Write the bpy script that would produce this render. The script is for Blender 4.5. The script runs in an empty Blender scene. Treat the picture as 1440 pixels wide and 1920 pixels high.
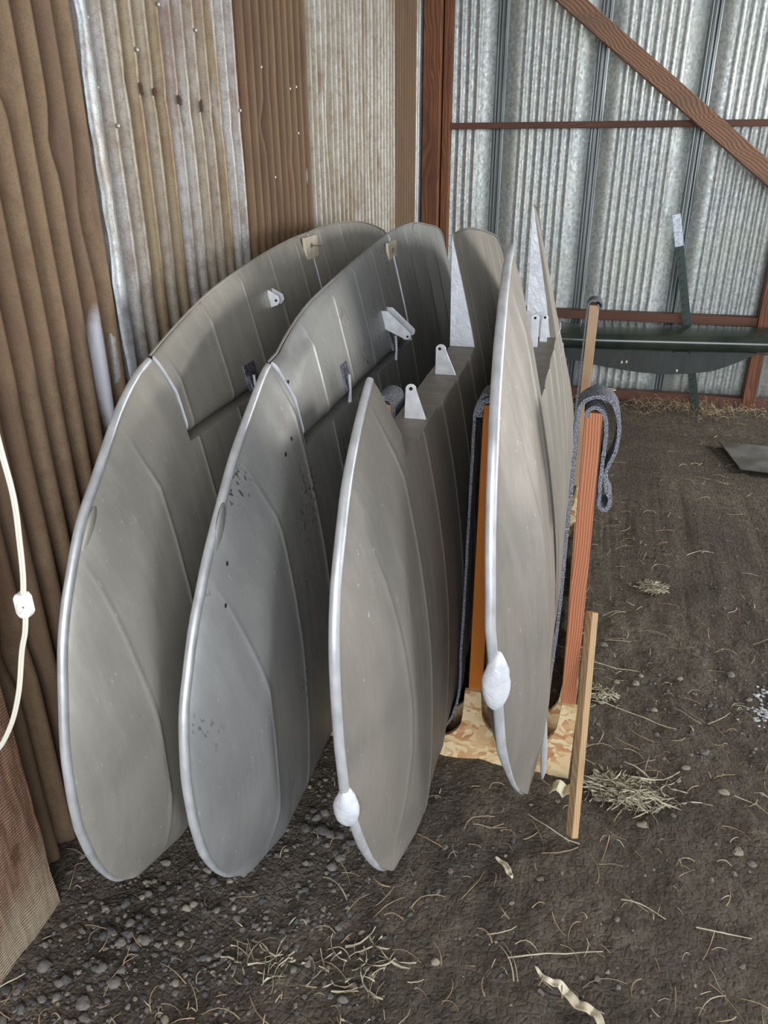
import bpy, math, random
from mathutils import Vector, noise, Matrix
random.seed(7)
S = bpy.context.scene
COL = S.collection
PI = math.pi

# ------------------------------------------------------------------ camera
cam_d = bpy.data.cameras.new('camera'); cam = bpy.data.objects.new('camera', cam_d); COL.objects.link(cam)
cam_d.sensor_fit = 'VERTICAL'; cam_d.sensor_height = 36.0; cam_d.lens = 1442.0/1920.0*36.0
cam_d.clip_start = 0.05
P, YAW, ROLL = math.radians(25.4), math.radians(14.5), math.radians(0.3)
fw = Vector((-math.sin(YAW)*math.cos(P), math.cos(YAW)*math.cos(P), -math.sin(P)))
rt = Vector((math.cos(YAW), math.sin(YAW), 0)); up = rt.cross(fw)
r2 = math.cos(ROLL)*rt - math.sin(ROLL)*up; u2 = math.sin(ROLL)*rt + math.cos(ROLL)*up
m = Matrix((r2, u2, -fw)).transposed().to_4x4(); m.translation = Vector((0, 0, 1.65))
cam.matrix_world = m
S.camera = cam
# ------------------------------------------------------------------ light
S.view_settings.view_transform = 'Standard'; S.view_settings.look = 'None'
S.view_settings.gamma = 1.0; S.view_settings.use_curve_mapping = False
S.view_settings.exposure = 1.0
W = bpy.data.worlds.new('world'); S.world = W; W.use_nodes = True
nt = W.node_tree; nt.nodes.clear()
wo = nt.nodes.new('ShaderNodeOutputWorld'); bg = nt.nodes.new('ShaderNodeBackground')
bg.inputs[0].default_value = (0.86, 0.93, 1.0, 1); bg.inputs[1].default_value = 1.1
nt.links.new(bg.outputs[0], wo.inputs[0])

def area(name, loc, target, sx, sy, power, color):
    d = bpy.data.lights.new(name, 'AREA'); d.shape = 'RECTANGLE'; d.size = sx; d.size_y = sy
    d.energy = power; d.color = color
    o = bpy.data.objects.new(name, d); COL.objects.link(o); o.location = loc
    o.rotation_euler = (Vector(target)-Vector(loc)).to_track_quat('-Z', 'Y').to_euler()
    return o
# daylight through the open side of the barn behind the camera
area('doorway_daylight', (1.2, -3.0, 2.2), (-.2, 2.5, .8), 3.5, 2.2, 90, (.95, .97, 1.0))
area('added_side_light', (5.0, 4.9, 1.65), (-1.2, 2.0, 1.3), 1.3, 1.6, 130, (1.0, .97, .92))  # lamp added far back on the right to deepen the left wall's grooves

# ------------------------------------------------------------------ materials
def srgb(*c):
    return tuple(((v/255)/12.92 if v/255 <= .04045 else ((v/255+.055)/1.055)**2.4) for v in c[:3]) + (1,)

class NT:
    def __init__(s, name, rough=.6, metal=0.0, spec=.5):
        s.m = bpy.data.materials.new(name); s.m.use_nodes = True
        s.t = s.m.node_tree; s.b = s.t.nodes['Principled BSDF']
        s.b.inputs['Roughness'].default_value = rough; s.b.inputs['Metallic'].default_value = metal
        s.b.inputs['Specular IOR Level'].default_value = spec
        s.tc = s.t.nodes.new('ShaderNodeTexCoord')
    def n(s, typ, **k):
        x = s.t.nodes.new(typ)
        for a, v in k.items():
            if a in x.inputs: x.inputs[a].default_value = v
            else: setattr(x, a, v)
        return x
    def l(s, a, b): s.t.links.new(a, b)
    def vec(s, scale=(1, 1, 1), rot=(0, 0, 0), src='Object'):
        mp = s.n('ShaderNodeMapping'); mp.inputs['Scale'].default_value = scale; mp.inputs['Rotation'].default_value = rot
        s.l(s.tc.outputs[src], mp.inputs[0]); return mp.outputs[0]
    def noise(s, scale, detail=4, v=None, rough=.55, dist=0):
        x = s.n('ShaderNodeTexNoise'); x.inputs['Scale'].default_value = scale; x.inputs['Detail'].default_value = detail
        x.inputs['Roughness'].default_value = rough; x.inputs['Distortion'].default_value = dist
        s.l(v if v else s.tc.outputs['Object'], x.inputs['Vector']); return x.outputs[0]
    def ramp(s, src, stops):
        r = s.n('ShaderNodeValToRGB'); e = r.color_ramp.elements
        while len(e) < len(stops): e.new(.5)
        for i, (p, c) in enumerate(stops):
            e[i].position = p; e[i].color = c if len(c) == 4 else tuple(c)+(1,)
        s.l(src, r.inputs[0]); return r.outputs[0]
    def mix(s, f, a, b, mode='MIX'):
        x = s.n('ShaderNodeMix', data_type='RGBA', blend_type=mode)
        if isinstance(f, float): x.inputs[0].default_value = f
        else: s.l(f, x.inputs[0])
        for v, i in ((a, 6), (b, 7)):
            if isinstance(v, tuple): x.inputs[i].default_value = v
            else: s.l(v, x.inputs[i])
        return x.outputs[2]
    def math(s, op, a, b=0.0):
        x = s.n('ShaderNodeMath', operation=op)
        for v, i in ((a, 0), (b, 1)):
            if isinstance(v, (int, float)): x.inputs[i].default_value = v
            else: s.l(v, x.inputs[i])
        return x.outputs[0]
    def color(s, c):
        if isinstance(c, tuple): s.b.inputs['Base Color'].default_value = c
        else: s.l(c, s.b.inputs['Base Color'])
        return s
    def bump(s, h, strength=.3, dist=.01):
        x = s.n('ShaderNodeBump'); x.inputs['Strength'].default_value = strength; x.inputs['Distance'].default_value = dist
        s.l(h, x.inputs['Height']); s.l(x.outputs[0], s.b.inputs['Normal']); return s

G3 = lambda v: (v, v, v, 1)
def mat_dope(name, base, dark, light, rough=.48, spots=False):
    t = NT(name, rough, .25, .45)
    big = t.noise(3.0, 4, dist=.6)
    st = t.noise(14, 5, t.vec((1, 1.6, .18)), .65)
    fine = t.noise(60, 3, t.vec((1, 1.5, .1)), .6)
    c = t.ramp(big, [(.3, dark), (.7, base)])
    c = t.mix(t.ramp(st, [(.45, G3(0)), (.75, G3(.6))]), c, light)
    c = t.mix(t.ramp(fine, [(.3, G3(.28)), (.42, G3(0))]), c, dark)
    sc = t.noise(110, 2, t.vec((1, 1, .35)))
    c = t.mix(t.ramp(sc, [(.70, G3(0)), (.76, G3(.5))]), c, srgb(200, 200, 196))
    if spots:
        sp = t.noise(120, 1, t.vec((1, 1.1, .5)))
        reg = t.noise(4.2, 1)
        mk = t.math('MULTIPLY', t.ramp(sp, [(.60, G3(0)), (.64, G3(1))]), t.ramp(reg, [(.60, G3(0)), (.66, G3(1))]))
        c = t.mix(mk, c, srgb(70, 70, 70))
    t.color(c); t.l(t.ramp(st, [(.2, G3(rough+.1)), (.8, G3(rough-.08))]), t.b.inputs['Roughness'])
    t.bump(t.noise(9, 3, t.vec((1, 1, .5))), .12, .01)
    return t.m
M = {}
M['dope_olive'] = mat_dope('dope_olive', srgb(160, 155, 146), srgb(141, 138, 131), srgb(174, 169, 159))
M['dope_blue'] = mat_dope('dope_blue', srgb(148, 147, 145), srgb(130, 130, 130), srgb(160, 160, 158), spots=True)
M['dope_brown'] = mat_dope('dope_brown', srgb(142, 135, 126), srgb(124, 120, 114), srgb(156, 149, 140), .55)
M['dope_warm'] = mat_dope('dope_warm', srgb(136, 130, 122), srgb(120, 116, 110), srgb(150, 143, 135), .58)
t = NT('silver_edge', .36, .35); t.color(t.ramp(t.noise(30, 3, t.vec((1, 1, .6))), [(.3, srgb(180, 182, 184)), (.7, srgb(212, 214, 216))])).bump(t.noise(18, 2), .05, .003); M['edge'] = t.m
t = NT('white_dope', .42, .1); t.color(t.ramp(t.noise(22, 4), [(.3, srgb(200, 204, 212)), (.7, srgb(226, 228, 233))])).bump(t.noise(35, 3, dist=1.5), .5, .006); M['white'] = t.m
t = NT('bracket_paint', .35, .3); t.color(t.ramp(t.noise(40, 3), [(.3, srgb(205, 207, 212)), (.7, srgb(232, 234, 238))])); M['bracket'] = t.m
t = NT('hole_black', .8); t.color(srgb(22, 22, 24)); M['black'] = t.m
t = NT('pocket_silver', .3, .7); t.color(t.ramp(t.noise(60, 3, dist=2), [(.35, srgb(90, 90, 110)), (.65, srgb(190, 190, 205))])); M['pocket'] = t.m
t = NT('balsa', .7); t.color(t.ramp(t.noise(40, 3, t.vec((1, 1, .1))), [(.3, srgb(196, 182, 160)), (.7, srgb(214, 202, 182))])); M['balsa'] = t.m
t = NT('steel', .35, .9); t.color(srgb(170, 165, 158)); M['steel'] = t.m
t = NT('nail_zinc', .4, .6); t.color(srgb(196, 192, 182)); M['nail'] = t.m

def mat_wood(name, c1, c2, c3, axis='Z', scale=26, rough=.65, rot=(0, 0, 0), K=1050.0):
    t = NT(name, rough, 0, .35)
    sc = {'Z': (1, 1, .06), 'X': (.06, 1, 1), 'Y': (1, .06, 1)}[axis]
    v = t.vec(sc, rot)
    g = t.noise(scale, 3, v, .5, .8)
    wv = t.n('ShaderNodeMath', operation='SINE')
    sp = t.n('ShaderNodeSeparateXYZ'); t.l(t.vec((1, 1, 1), rot), sp.inputs[0])
    ln_ = t.math('ADD', t.math('MULTIPLY', sp.outputs[2 if axis == 'X' else 0], K), t.math('MULTIPLY', sp.outputs[1], K*.25))
    t.l(t.math('ADD', ln_, t.math('ADD', t.math('MULTIPLY', g, 30.0), t.math('MULTIPLY', t.noise(5, 1, t.vec({'Z': (1, 1, .45), 'X': (.45, 1, 1), 'Y': (1, .45, 1)}[axis])), 38.0))), wv.inputs[0])
    f = t.math('MULTIPLY', t.math('ADD', wv.outputs[0], 1.0), .5)
    c = t.mix(f, c1, c2)
    k = t.noise(7, 3, t.vec({'Z': (1, 1, .3), 'X': (.3, 1, 1), 'Y': (1, .3, 1)}[axis]))
    c = t.mix(t.ramp(k, [(.5, G3(0)), (.72, G3(.8))]), c, c3)
    t.color(c).bump(f, .2, .002)
    return t.m
M['fir'] = mat_wood('fir', srgb(190, 126, 92), srgb(146, 88, 60), srgb(182, 126, 96), scale=5, K=950.0)
M['fir_varnish'] = mat_wood('fir_varnish', srgb(196, 118, 48), srgb(190, 110, 44), srgb(150, 84, 36), scale=5, rough=.4)
M['pine_grey'] = mat_wood('pine_grey', srgb(202, 176, 146), srgb(170, 136, 106), srgb(146, 112, 84), scale=12)
M['pine'] = mat_wood('pine', srgb(196, 166, 126), srgb(172, 140, 102), srgb(146, 120, 90), scale=7)
M['red_post'] = mat_wood('red_post', srgb(142, 94, 64), srgb(108, 68, 48), srgb(84, 52, 42), scale=8, K=330.0)
M['red_trim'] = mat_wood('red_trim', srgb(116, 80, 66), srgb(96, 62, 52), srgb(88, 68, 58), axis='X', scale=8, K=500.0)
M['brace'] = mat_wood('brace', srgb(164, 128, 102), srgb(122, 86, 68), srgb(116, 98, 82), axis='X', scale=9, rot=(0, math.radians(-36.6), 0), K=380.0)
# rough-sawn post with vertical weathering near the ground
t = NT('rough_sawn', .85, 0, .2)
saw = t.n('ShaderNodeTexWave', wave_type='BANDS', bands_direction='Z'); saw.inputs['Scale'].default_value = 40; saw.inputs['Distortion'].default_value = 3; saw.inputs['Detail'].default_value = 2
t.l(t.vec((1, 1, 1), (math.radians(8), 0, 0)), saw.inputs[0])
wx = t.noise(60, 4, t.vec((1, 1, .12)))
sp = t.n('ShaderNodeSeparateXYZ'); t.l(t.tc.outputs['Object'], sp.inputs[0])
c = t.mix(t.ramp(wx, [(.3, G3(0)), (.7, G3(1))]), srgb(128, 94, 74), srgb(176, 140, 116))
zz = t.math('ADD', t.math('MULTIPLY', sp.outputs[2], 2.2), t.math('MULTIPLY', t.noise(9, 4), .9))
c = t.mix(t.ramp(zz, [(.55, G3(.85)), (.95, G3(0))]), c, srgb(196, 178, 154))
kn = t.noise(11, 3)
c = t.mix(t.ramp(kn, [(.64, G3(0)), (.70, G3(.8))]), c, srgb(112, 84, 60))
t.color(c).bump(t.math('ADD', t.math('MULTIPLY', saw.outputs[1], .5), t.math('MULTIPLY', wx, .8)), .9, .008); M['rough_sawn'] = t.m
# OSB
t = NT('osb', .6)
v1 = t.n('ShaderNodeTexVoronoi'); v1.inputs['Scale'].default_value = 62; v1.inputs['Randomness'].default_value = 1
dv = t.n('ShaderNodeVectorMath', operation='ADD'); nz = t.n('ShaderNodeTexNoise'); nz.inputs['Scale'].default_value = 12
t.l(t.tc.outputs['Object'], nz.inputs['Vector'])
sm = t.n('ShaderNodeVectorMath', operation='SCALE'); sm.inputs['Scale'].default_value = .12; t.l(nz.outputs[1], sm.inputs[0])
t.l(t.vec((.55, 1, 1.0), (0, .5, 0)), dv.inputs[0]); t.l(sm.outputs[0], dv.inputs[1]); t.l(dv.outputs[0], v1.inputs['Vector'])
sx = t.n('ShaderNodeSeparateColor'); t.l(v1.outputs['Color'], sx.inputs[0])
c = t.ramp(sx.outputs[0], [(.1, srgb(228, 208, 168)), (.5, srgb(216, 186, 140)), (.75, srgb(202, 158, 112)), (.93, srgb(182, 126, 86)), (.99, srgb(226, 204, 160))])
c = t.mix(t.ramp(t.noise(70, 2, t.vec((.2, 1, 1))), [(.5, G3(0)), (.7, G3(.5))]), c, srgb(226, 196, 146))
t.color(c); M['osb'] = t.m
t = NT('carpet', .95, 0, .1)
cf = t.noise(420, 2)
t.color(t.ramp(cf, [(.35, srgb(66, 68, 76)), (.5, srgb(112, 115, 124)), (.65, srgb(176, 178, 184))])).bump(t.noise(260, 3), 1, .004); M['carpet'] = t.m
t = NT('dark_green', .18, .0, .6); t.color(t.ramp(t.noise(5, 4), [(.35, srgb(40, 50, 46)), (.7, srgb(66, 70, 60))])); M['dark_green'] = t.m
t = NT('dark_belly', .5); t.color(t.ramp(t.noise(30, 3, t.vec((1, 1, .2))), [(.3, srgb(46, 50, 48)), (.7, srgb(64, 68, 66))])); M['dark_belly'] = t.m
t = NT('fence_green', .5, .2); t.color(srgb(42, 60, 54)); M['fence_green'] = t.m
t = NT('fence_silver', .4, .3); t.color(t.ramp(t.noise(70, 3), [(.4, srgb(150, 158, 170)), (.6, srgb(188, 194, 204))])); M['fence_silver'] = t.m
t = NT('cord_white', .4); t.color(srgb(226, 222, 208)); M['cord'] = t.m
t = NT('switch_white', .35); t.color(srgb(240, 238, 236)); M['switch'] = t.m
t = NT('slate_sheet', .5, .1); t.color(t.ramp(t.noise(6, 4), [(.4, srgb(84, 82, 78)), (.6, srgb(116, 116, 114))])); M['slate'] = t.m
t = NT('paper', .8); t.color(srgb(214, 206, 180)); M['paper'] = t.m
t = NT('husk', .75); t.color(t.ramp(t.noise(40, 3), [(.35, srgb(190, 176, 146)), (.65, srgb(226, 216, 196))])); M['husk'] = t.m

def mat_tin(name, cols, pitch, rust, stripe=.6, rough=.5, metal=.35, pale_patch=False):
    # cols: (rib colour a, rib colour b); one tone per rib, weathering blotches on top
    t = NT(name, rough, metal, .4)
    sp = t.n('ShaderNodeSeparateXYZ'); t.l(t.tc.outputs['Object'], sp.inputs[0])
    idx = t.math('FLOOR', t.math('ADD', t.math('DIVIDE', sp.outputs[1], pitch), .5))
    wn = t.n('ShaderNodeTexWhiteNoise', noise_dimensions='1D'); t.l(idx, wn.inputs['W'])
    c = t.mix(t.ramp(wn.outputs[0], [(.35, G3(0)), (.65, G3(stripe))]), cols[0], cols[1])
    bl = t.noise(3.2, 5, t.vec((1, 1, .45)), .6, .5)
    c = t.mix(t.ramp(bl, [(.5, G3(0)), (.68, G3(.85))]), c, rust)
    b2 = t.noise(5.5, 5, t.vec((1, 1.4, .3)), .65)
    c = t.mix(t.ramp(b2, [(.56, G3(0)), (.66, G3(.6))]), c, cols[2])
    gr = t.noise(240, 3); rd = t.noise(4.5, 5, t.vec((1, 1, .6), (0, 0, .7)), .65)
    c = t.mix(t.ramp(rd, [(.55, G3(0)), (.72, G3(.55))]), c, srgb(112, 74, 56))
    c = t.mix(t.ramp(gr, [(.3, G3(.4)), (.5, G3(0))]), c, srgb(84, 66, 50))
    mo = t.noise(34, 5, t.vec((1, 1, .8)), .7)
    c = t.mix(t.ramp(mo, [(.46, G3(0)), (.66, G3(.5))]), c, cols[3] if len(cols) > 3 else srgb(108, 84, 64))
    stn = t.noise(26, 3, t.vec((1, 1, .05)), .6)
    c = t.mix(t.ramp(stn, [(.55, G3(0)), (.72, G3(.45))]), c, srgb(96, 72, 54))
    if pale_patch:   # a pale upright oval on one rib
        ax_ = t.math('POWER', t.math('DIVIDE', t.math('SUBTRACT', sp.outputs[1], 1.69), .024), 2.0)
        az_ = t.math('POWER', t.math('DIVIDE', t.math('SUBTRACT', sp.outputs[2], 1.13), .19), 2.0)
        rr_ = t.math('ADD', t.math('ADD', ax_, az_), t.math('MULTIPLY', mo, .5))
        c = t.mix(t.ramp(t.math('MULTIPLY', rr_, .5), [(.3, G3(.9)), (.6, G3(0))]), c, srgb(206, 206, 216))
    t.color(c).bump(mo, .3, .003)
    return t.m
p0 = .0678
t = NT('hole_rust', .9); t.color(srgb(78, 54, 44)); M['hole_rust'] = t.m
M['tin_rust'] = mat_tin('tin_rust', (srgb(132, 110, 86), srgb(112, 90, 72), srgb(106, 82, 70)), p0, srgb(98, 72, 58), rough=.7, metal=.1, pale_patch=True)
M['tin_mixed'] = mat_tin('tin_mixed', (srgb(170, 167, 164), srgb(140, 124, 96), srgb(190, 190, 194)), p0, srgb(150, 136, 114), 1.0, rough=.5, metal=.25)
M['tin_brown'] = mat_tin('tin_brown', (srgb(116, 92, 66), srgb(100, 78, 56), srgb(126, 102, 78)), p0, srgb(88, 64, 46), rough=.65, metal=.1)
M['tin_grey'] = mat_tin('tin_grey', (srgb(172, 169, 161), srgb(152, 146, 132), srgb(182, 180, 175)), p0, srgb(136, 118, 92), .8, rough=.5, metal=.25)
M['tin_light'] = mat_tin('tin_light', (srgb(178, 184, 188), srgb(160, 160, 156), srgb(190, 194, 196)), p0, srgb(140, 132, 116), .5, rough=.45, metal=.3)
# galvanised sheet with spangle
t = NT('galvanised', .45, .55, .5)
vo = t.n('ShaderNodeTexVoronoi'); vo.inputs['Scale'].default_value = 85; t.l(t.vec((1, 1, .7), (0, .4, 0)), vo.inputs['Vector'])
sx = t.n('ShaderNodeSeparateColor'); t.l(vo.outputs['Color'], sx.inputs[0])
c = t.ramp(sx.outputs[0], [(.1, srgb(172, 180, 182)), (.5, srgb(196, 203, 203)), (.9, srgb(216, 221, 220))])
c = t.mix(t.ramp(t.noise(2.5, 4), [(.35, G3(0)), (.7, G3(.4))]), c, srgb(192, 194, 176))
t.color(c); t.l(t.ramp(sx.outputs[1], [(0, G3(.42)), (1, G3(.54))]), t.b.inputs['Roughness']); M['galv'] = t.m
t = NT('galvanised_seam', .4, .6); t.color(t.ramp(t.noise(30, 3, t.vec((1, 1, .1))), [(.3, srgb(104, 110, 112)), (.7, srgb(140, 146, 146))])); M['galv_seam'] = t.m
# dirt
t = NT('dirt', .9, 0, .25)
d1 = t.noise(2.2, 5, rough=.6); d2 = t.noise(38, 6, rough=.7); d3 = t.noise(150, 4, rough=.7)
vo = t.n('ShaderNodeTexVoronoi', feature='DISTANCE_TO_EDGE'); vo.inputs['Scale'].default_value = 58
t.l(t.vec((1, 1, 1)), vo.inputs['Vector'])
c = t.ramp(d1, [(.3, srgb(92, 85, 76)), (.5, srgb(114, 105, 94)), (.7, srgb(138, 127, 113))])
c = t.mix(t.ramp(d2, [(.35, G3(.7)), (.6, G3(0))]), c, srgb(70, 62, 54))
c = t.mix(t.ramp(d3, [(.55, G3(0)), (.75, G3(.55))]), c, srgb(158, 146, 128))
t.color(c)
hh = t.math('ADD', t.math('MULTIPLY', d2, 1.0), t.math('ADD', t.math('MULTIPLY', d3, .35), t.math('MULTIPLY', t.math('MINIMUM', vo.outputs[0], .22), 1.1)))
t.bump(hh, 1.0, .03); M['dirt'] = t.m
def mat_stone(name, a, b):
    t = NT(name, .75, 0, .3); t.color(t.ramp(t.noise(30, 4), [(.3, a), (.7, b)])).bump(t.noise(90, 3), .3, .003); return t.m
M['stone'] = mat_stone('stone', srgb(92, 88, 84), srgb(128, 122, 116))
M['stone_l'] = mat_stone('stone_light', srgb(120, 112, 98), srgb(154, 146, 132))
M['stone_d'] = mat_stone('stone_dark', srgb(70, 68, 68), srgb(98, 96, 94))
M['stone_w'] = mat_stone('stone_white', srgb(170, 172, 176), srgb(206, 208, 212))
def mat_straw(name, a, b):
    t = NT(name, .7); oi = t.n('ShaderNodeTexWhiteNoise'); t.l(t.vec((3, 3, 3)), oi.inputs['Vector'])
    t.color(t.ramp(t.noise(25, 2), [(.3, a), (.7, b)])); return t.m
M['straw'] = mat_straw('straw', srgb(150, 140, 118), srgb(196, 188, 166))
M['straw_brown'] = mat_straw('straw_brown', srgb(128, 108, 82), srgb(170, 150, 118))
t = NT('roof', .8); t.color(srgb(130, 128, 122)); M['roof'] = t.m

# ------------------------------------------------------------------ helpers
ORG = {}
class MB:
    def __init__(s): s.v = []; s.f = []; s.mi = []; s.cur = 0
    def add(s, vs, fs):
        b = len(s.v); s.v += [tuple(v) for v in vs]
        for f in fs: s.f.append(tuple(b+i for i in f)); s.mi.append(s.cur)
    def box(s, a, b):
        x0, y0, z0 = a; x1, y1, z1 = b
        s.add([(x0,y0,z0),(x1,y0,z0),(x1,y1,z0),(x0,y1,z0),(x0,y0,z1),(x1,y0,z1),(x1,y1,z1),(x0,y1,z1)],
              [(0,3,2,1),(4,5,6,7),(0,1,5,4),(1,2,6,5),(2,3,7,6),(3,0,4,7)])
    def obox(s, c, ax, ay, az):
        c, ax, ay, az = map(Vector, (c, ax, ay, az))
        vs = [c+i*ax+j*ay+k*az for k in (-1, 1) for j in (-1, 1) for i in (-1, 1)]
        s.add(vs, [(0,2,3,1),(4,5,7,6),(0,1,5,4),(1,3,7,5),(3,2,6,7),(2,0,4,6)])
    def grid(s, rows, closed=False):
        n = len(rows[0]); b = [p for r in rows for p in r]; fs = []
        for i in range(len(rows)-1):
            for j in range(n-(0 if closed else 1)):
                k = (j+1) % n
                fs.append((i*n+j, i*n+k, (i+1)*n+k, (i+1)*n+j))
        s.add(b, fs)
    def tube(s, pts, r, n=8, cap=True):
        pts = [Vector(p) for p in pts]; rows = []; rr = r if isinstance(r, (list, tuple)) else [r]*len(pts)
        nrm = None
        for i, p in enumerate(pts):
            d = (pts[min(i+1, len(pts)-1)]-pts[max(i-1, 0)]).normalized()
            if nrm is None: nrm = d.cross(Vector((.31, .2, .93)) if abs(d.z) < .9 else Vector((1, 0, 0))).normalized()
            nrm = (nrm - d*nrm.dot(d)).normalized(); bn = d.cross(nrm)
            rows.append([p+rr[i]*(math.cos(a)*nrm+math.sin(a)*bn) for a in (2*PI*k/n for k in range(n))])
        s.grid(rows, True)
        if cap:
            b = len(s.v)-n*len(rows)
            s.f.append(tuple(b+k for k in range(n))[::-1]); s.mi.append(s.cur)
            s.f.append(tuple(b+n*(len(rows)-1)+k for k in range(n))); s.mi.append(s.cur)
    def ell(s, c, rx, ry, rz, nu=16, nv=10, fn=None):
        rows = []
        for i in range(nv+1):
            a = -PI/2+PI*i/nv; row = []
            for j in range(nu):
                b = 2*PI*j/nu; q = Vector((rx*math.cos(a)*math.cos(b), ry*math.cos(a)*math.sin(b), rz*math.sin(a)))
                if fn: q = fn(q)
                row.append(Vector(c)+q)
            rows.append(row)
        s.grid(rows, True)
    def prism(s, poly, axis, a, b):
        # poly: 2D points in the other two axes
        def mk(p, h):
            return {'Y': (p[0], h, p[1]), 'X': (h, p[0], p[1]), 'Z': (p[0], p[1], h)}[axis]
        n = len(poly)
        s.add([mk(p, a) for p in poly]+[mk(p, b) for p in poly],
              [tuple(range(n)), tuple(range(2*n-1, n-1, -1))]+[(i, n+i, n+(i+1) % n, (i+1) % n) for i in range(n)])
def obj(name, mb, mat, parent=None, smooth=False, bevel=0, angle=35):
    o0 = Vector(ORG.get(parent.name, (0, 0, 0))) if parent else Vector((0, 0, 0))
    me = bpy.data.meshes.new(name); me.from_pydata([tuple(Vector(v)-o0) for v in mb.v], [], mb.f)
    mats = mat if isinstance(mat, list) else [mat]
    for q in mats: me.materials.append(q)
    me.polygons.foreach_set('material_index', mb.mi)
    me.validate(); me.update()
    import bmesh
    bm = bmesh.new(); bm.from_mesh(me); bmesh.ops.recalc_face_normals(bm, faces=bm.faces); bm.to_mesh(me); bm.free()
    if smooth:
        me.polygons.foreach_set('use_smooth', [True]*len(me.polygons))
        me.set_sharp_from_angle(angle=math.radians(angle))
    o = bpy.data.objects.new(name, me); COL.objects.link(o)
    if parent: o.parent = parent; ORG[o.name] = tuple(o0)
    if bevel:
        b = o.modifiers.new('bevel', 'BEVEL'); b.width = bevel; b.segments = 2; b.limit_method = 'ANGLE'
    return o
def tag(o, label=None, cat=None, group=None, kind=None):
    if label: o['label'] = label
    if cat: o['category'] = cat
    if group: o['group'] = group
    if kind: o['kind'] = kind
    return o
def empty(name, loc, **k):
    o = bpy.data.objects.new(name, None); COL.objects.link(o); o.location = loc; o.empty_display_size = .05
    ORG[o.name] = tuple(loc); tag(o, **k); return o
def single(name, mb, mat, loc, smooth=False, bevel=0, **k):
    # a one-mesh thing: origin at its base
    fake = bpy.data.objects.new('tmp', None); ORG[fake.name] = tuple(loc)
    me_v = mb.v; mb.v = [tuple(Vector(v)-Vector(loc)) for v in me_v]
    o = obj(name, mb, mat, None, smooth, bevel); o.location = loc; bpy.data.objects.remove(fake)
    tag(o, **k); return o
def lerp(x, xs, ys):
    if x <= xs[0]: return ys[0]
    for i in range(len(xs)-1):
        if x <= xs[i+1]:
            return ys[i]+(ys[i+1]-ys[i])*(x-xs[i])/max(xs[i+1]-xs[i], 1e-9)
    return ys[-1]
def smoothcurve(pts, n=6):
    P_ = [Vector(p) for p in pts]; out = []
    for i in range(len(P_)-1):
        a, b, c, d = P_[max(i-1, 0)], P_[i], P_[i+1], P_[min(i+2, len(P_)-1)]
        for k in range(n):
            t_ = k/n
            out.append(.5*((2*b)+(c-a)*t_+(2*a-5*b+4*c-d)*t_*t_+(3*b-a-3*c+d)*t_**3))
    out.append(P_[-1]); return out

# ------------------------------------------------------------------ floor
def gz(x, y):
    z = .018*noise.noise((x*1.3, y*1.3, 0))+.010*noise.noise((x*5, y*5, 3))
    if y < 4 and abs(x) < 2: z += .009*noise.noise((x*15, y*15, 5))+.006*abs(noise.noise((x*36, y*36, 8)))+.002*noise.noise((x*80, y*80, 1))-.002
    return z-.004
def axisvals(lo, f0, f1, hi, df):
    v = []; x = f0
    while x < f1: v.append(x); x += df
    a = f1; d = df
    while a < hi: v.append(a); d *= 1.25; a += min(d, .8)
    v.append(hi); a = f0; d = df; pre = []
    while a > lo:
        d *= 1.25; a -= min(d, .8); pre.append(max(a, lo))
    return pre[::-1]+v
xs = axisvals(-1.26, -1.2, .9, 7, .0085); ys = axisvals(-9, .66, 2.6, 5.72, .0085)
mb = MB(); mb.grid([[(x, y, gz(x, y)) for x in xs] for y in ys])
tag(obj('floor', mb, M['dirt'], smooth=True, angle=80), kind='structure')

# ------------------------------------------------------------------ left wall: old corrugated sheets
XW = -1.19
wl = empty('wall_left', (XW, 0, 0), kind='structure')
def sheet_left(y0, y1, mat, off, dents=(), phase=0, seed=0, wavy=0, ztop=3.1):
    mb = MB(); n = int((y1-y0)/(p0/14)); rows = []
    zs = [-.02+ztop*k/90 for k in range(91)]
    for z in zs:
        row = []
        for i in range(n+1):
            y = y0+(y1-y0)*i/n
            x = XW+off+.0215*(1-2*(.5-.5*math.cos(2*PI*y/p0))**1.4)+.003*noise.noise((y*2, z*1.5, seed))
            for (dy, dz, sy, sz, a) in dents:
                x -= a*math.exp(-((y-dy)/sy)**2-((z-dz)/sz)**2)
            yy = y
            if wavy and (i < 3): yy += wavy*noise.noise((z*7, seed, 0)); x += wavy*.6*noise.noise((z*9, seed, 4))
            row.append((x, yy+.004*noise.noise((z*3, y*3, seed+9)), z))
        rows.append(row)
    mb.grid(rows)
    o = obj('corrugated_sheet', mb, mat, wl, smooth=True, angle=75)
    s = o.modifiers.new('t', 'SOLIDIFY'); s.thickness = .001; s.offset = 0
    return o
sheet_left(-2.5, .55, M['tin_rust'], 0, seed=1)
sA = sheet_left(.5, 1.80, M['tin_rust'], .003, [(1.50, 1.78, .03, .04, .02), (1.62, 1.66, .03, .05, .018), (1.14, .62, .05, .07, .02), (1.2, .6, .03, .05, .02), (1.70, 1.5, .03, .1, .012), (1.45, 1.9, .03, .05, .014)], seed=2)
sB = sheet_left(1.745, 2.72, M['tin_mixed'], 0, [(2.0+.034*k*2, 1.80-.012*k, .022, .03, .017 if k % 3 else .024) for k in range(10)], seed=3, wavy=.012)
sC = sheet_left(2.69, 3.32, M['tin_brown'], .004, [(2.85, 1.72, .03, .05, .018), (2.95, 1.85, .03, .05, .012), (3.1, 1.6, .03, .05, .014)], seed=4, wavy=.006)
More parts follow.
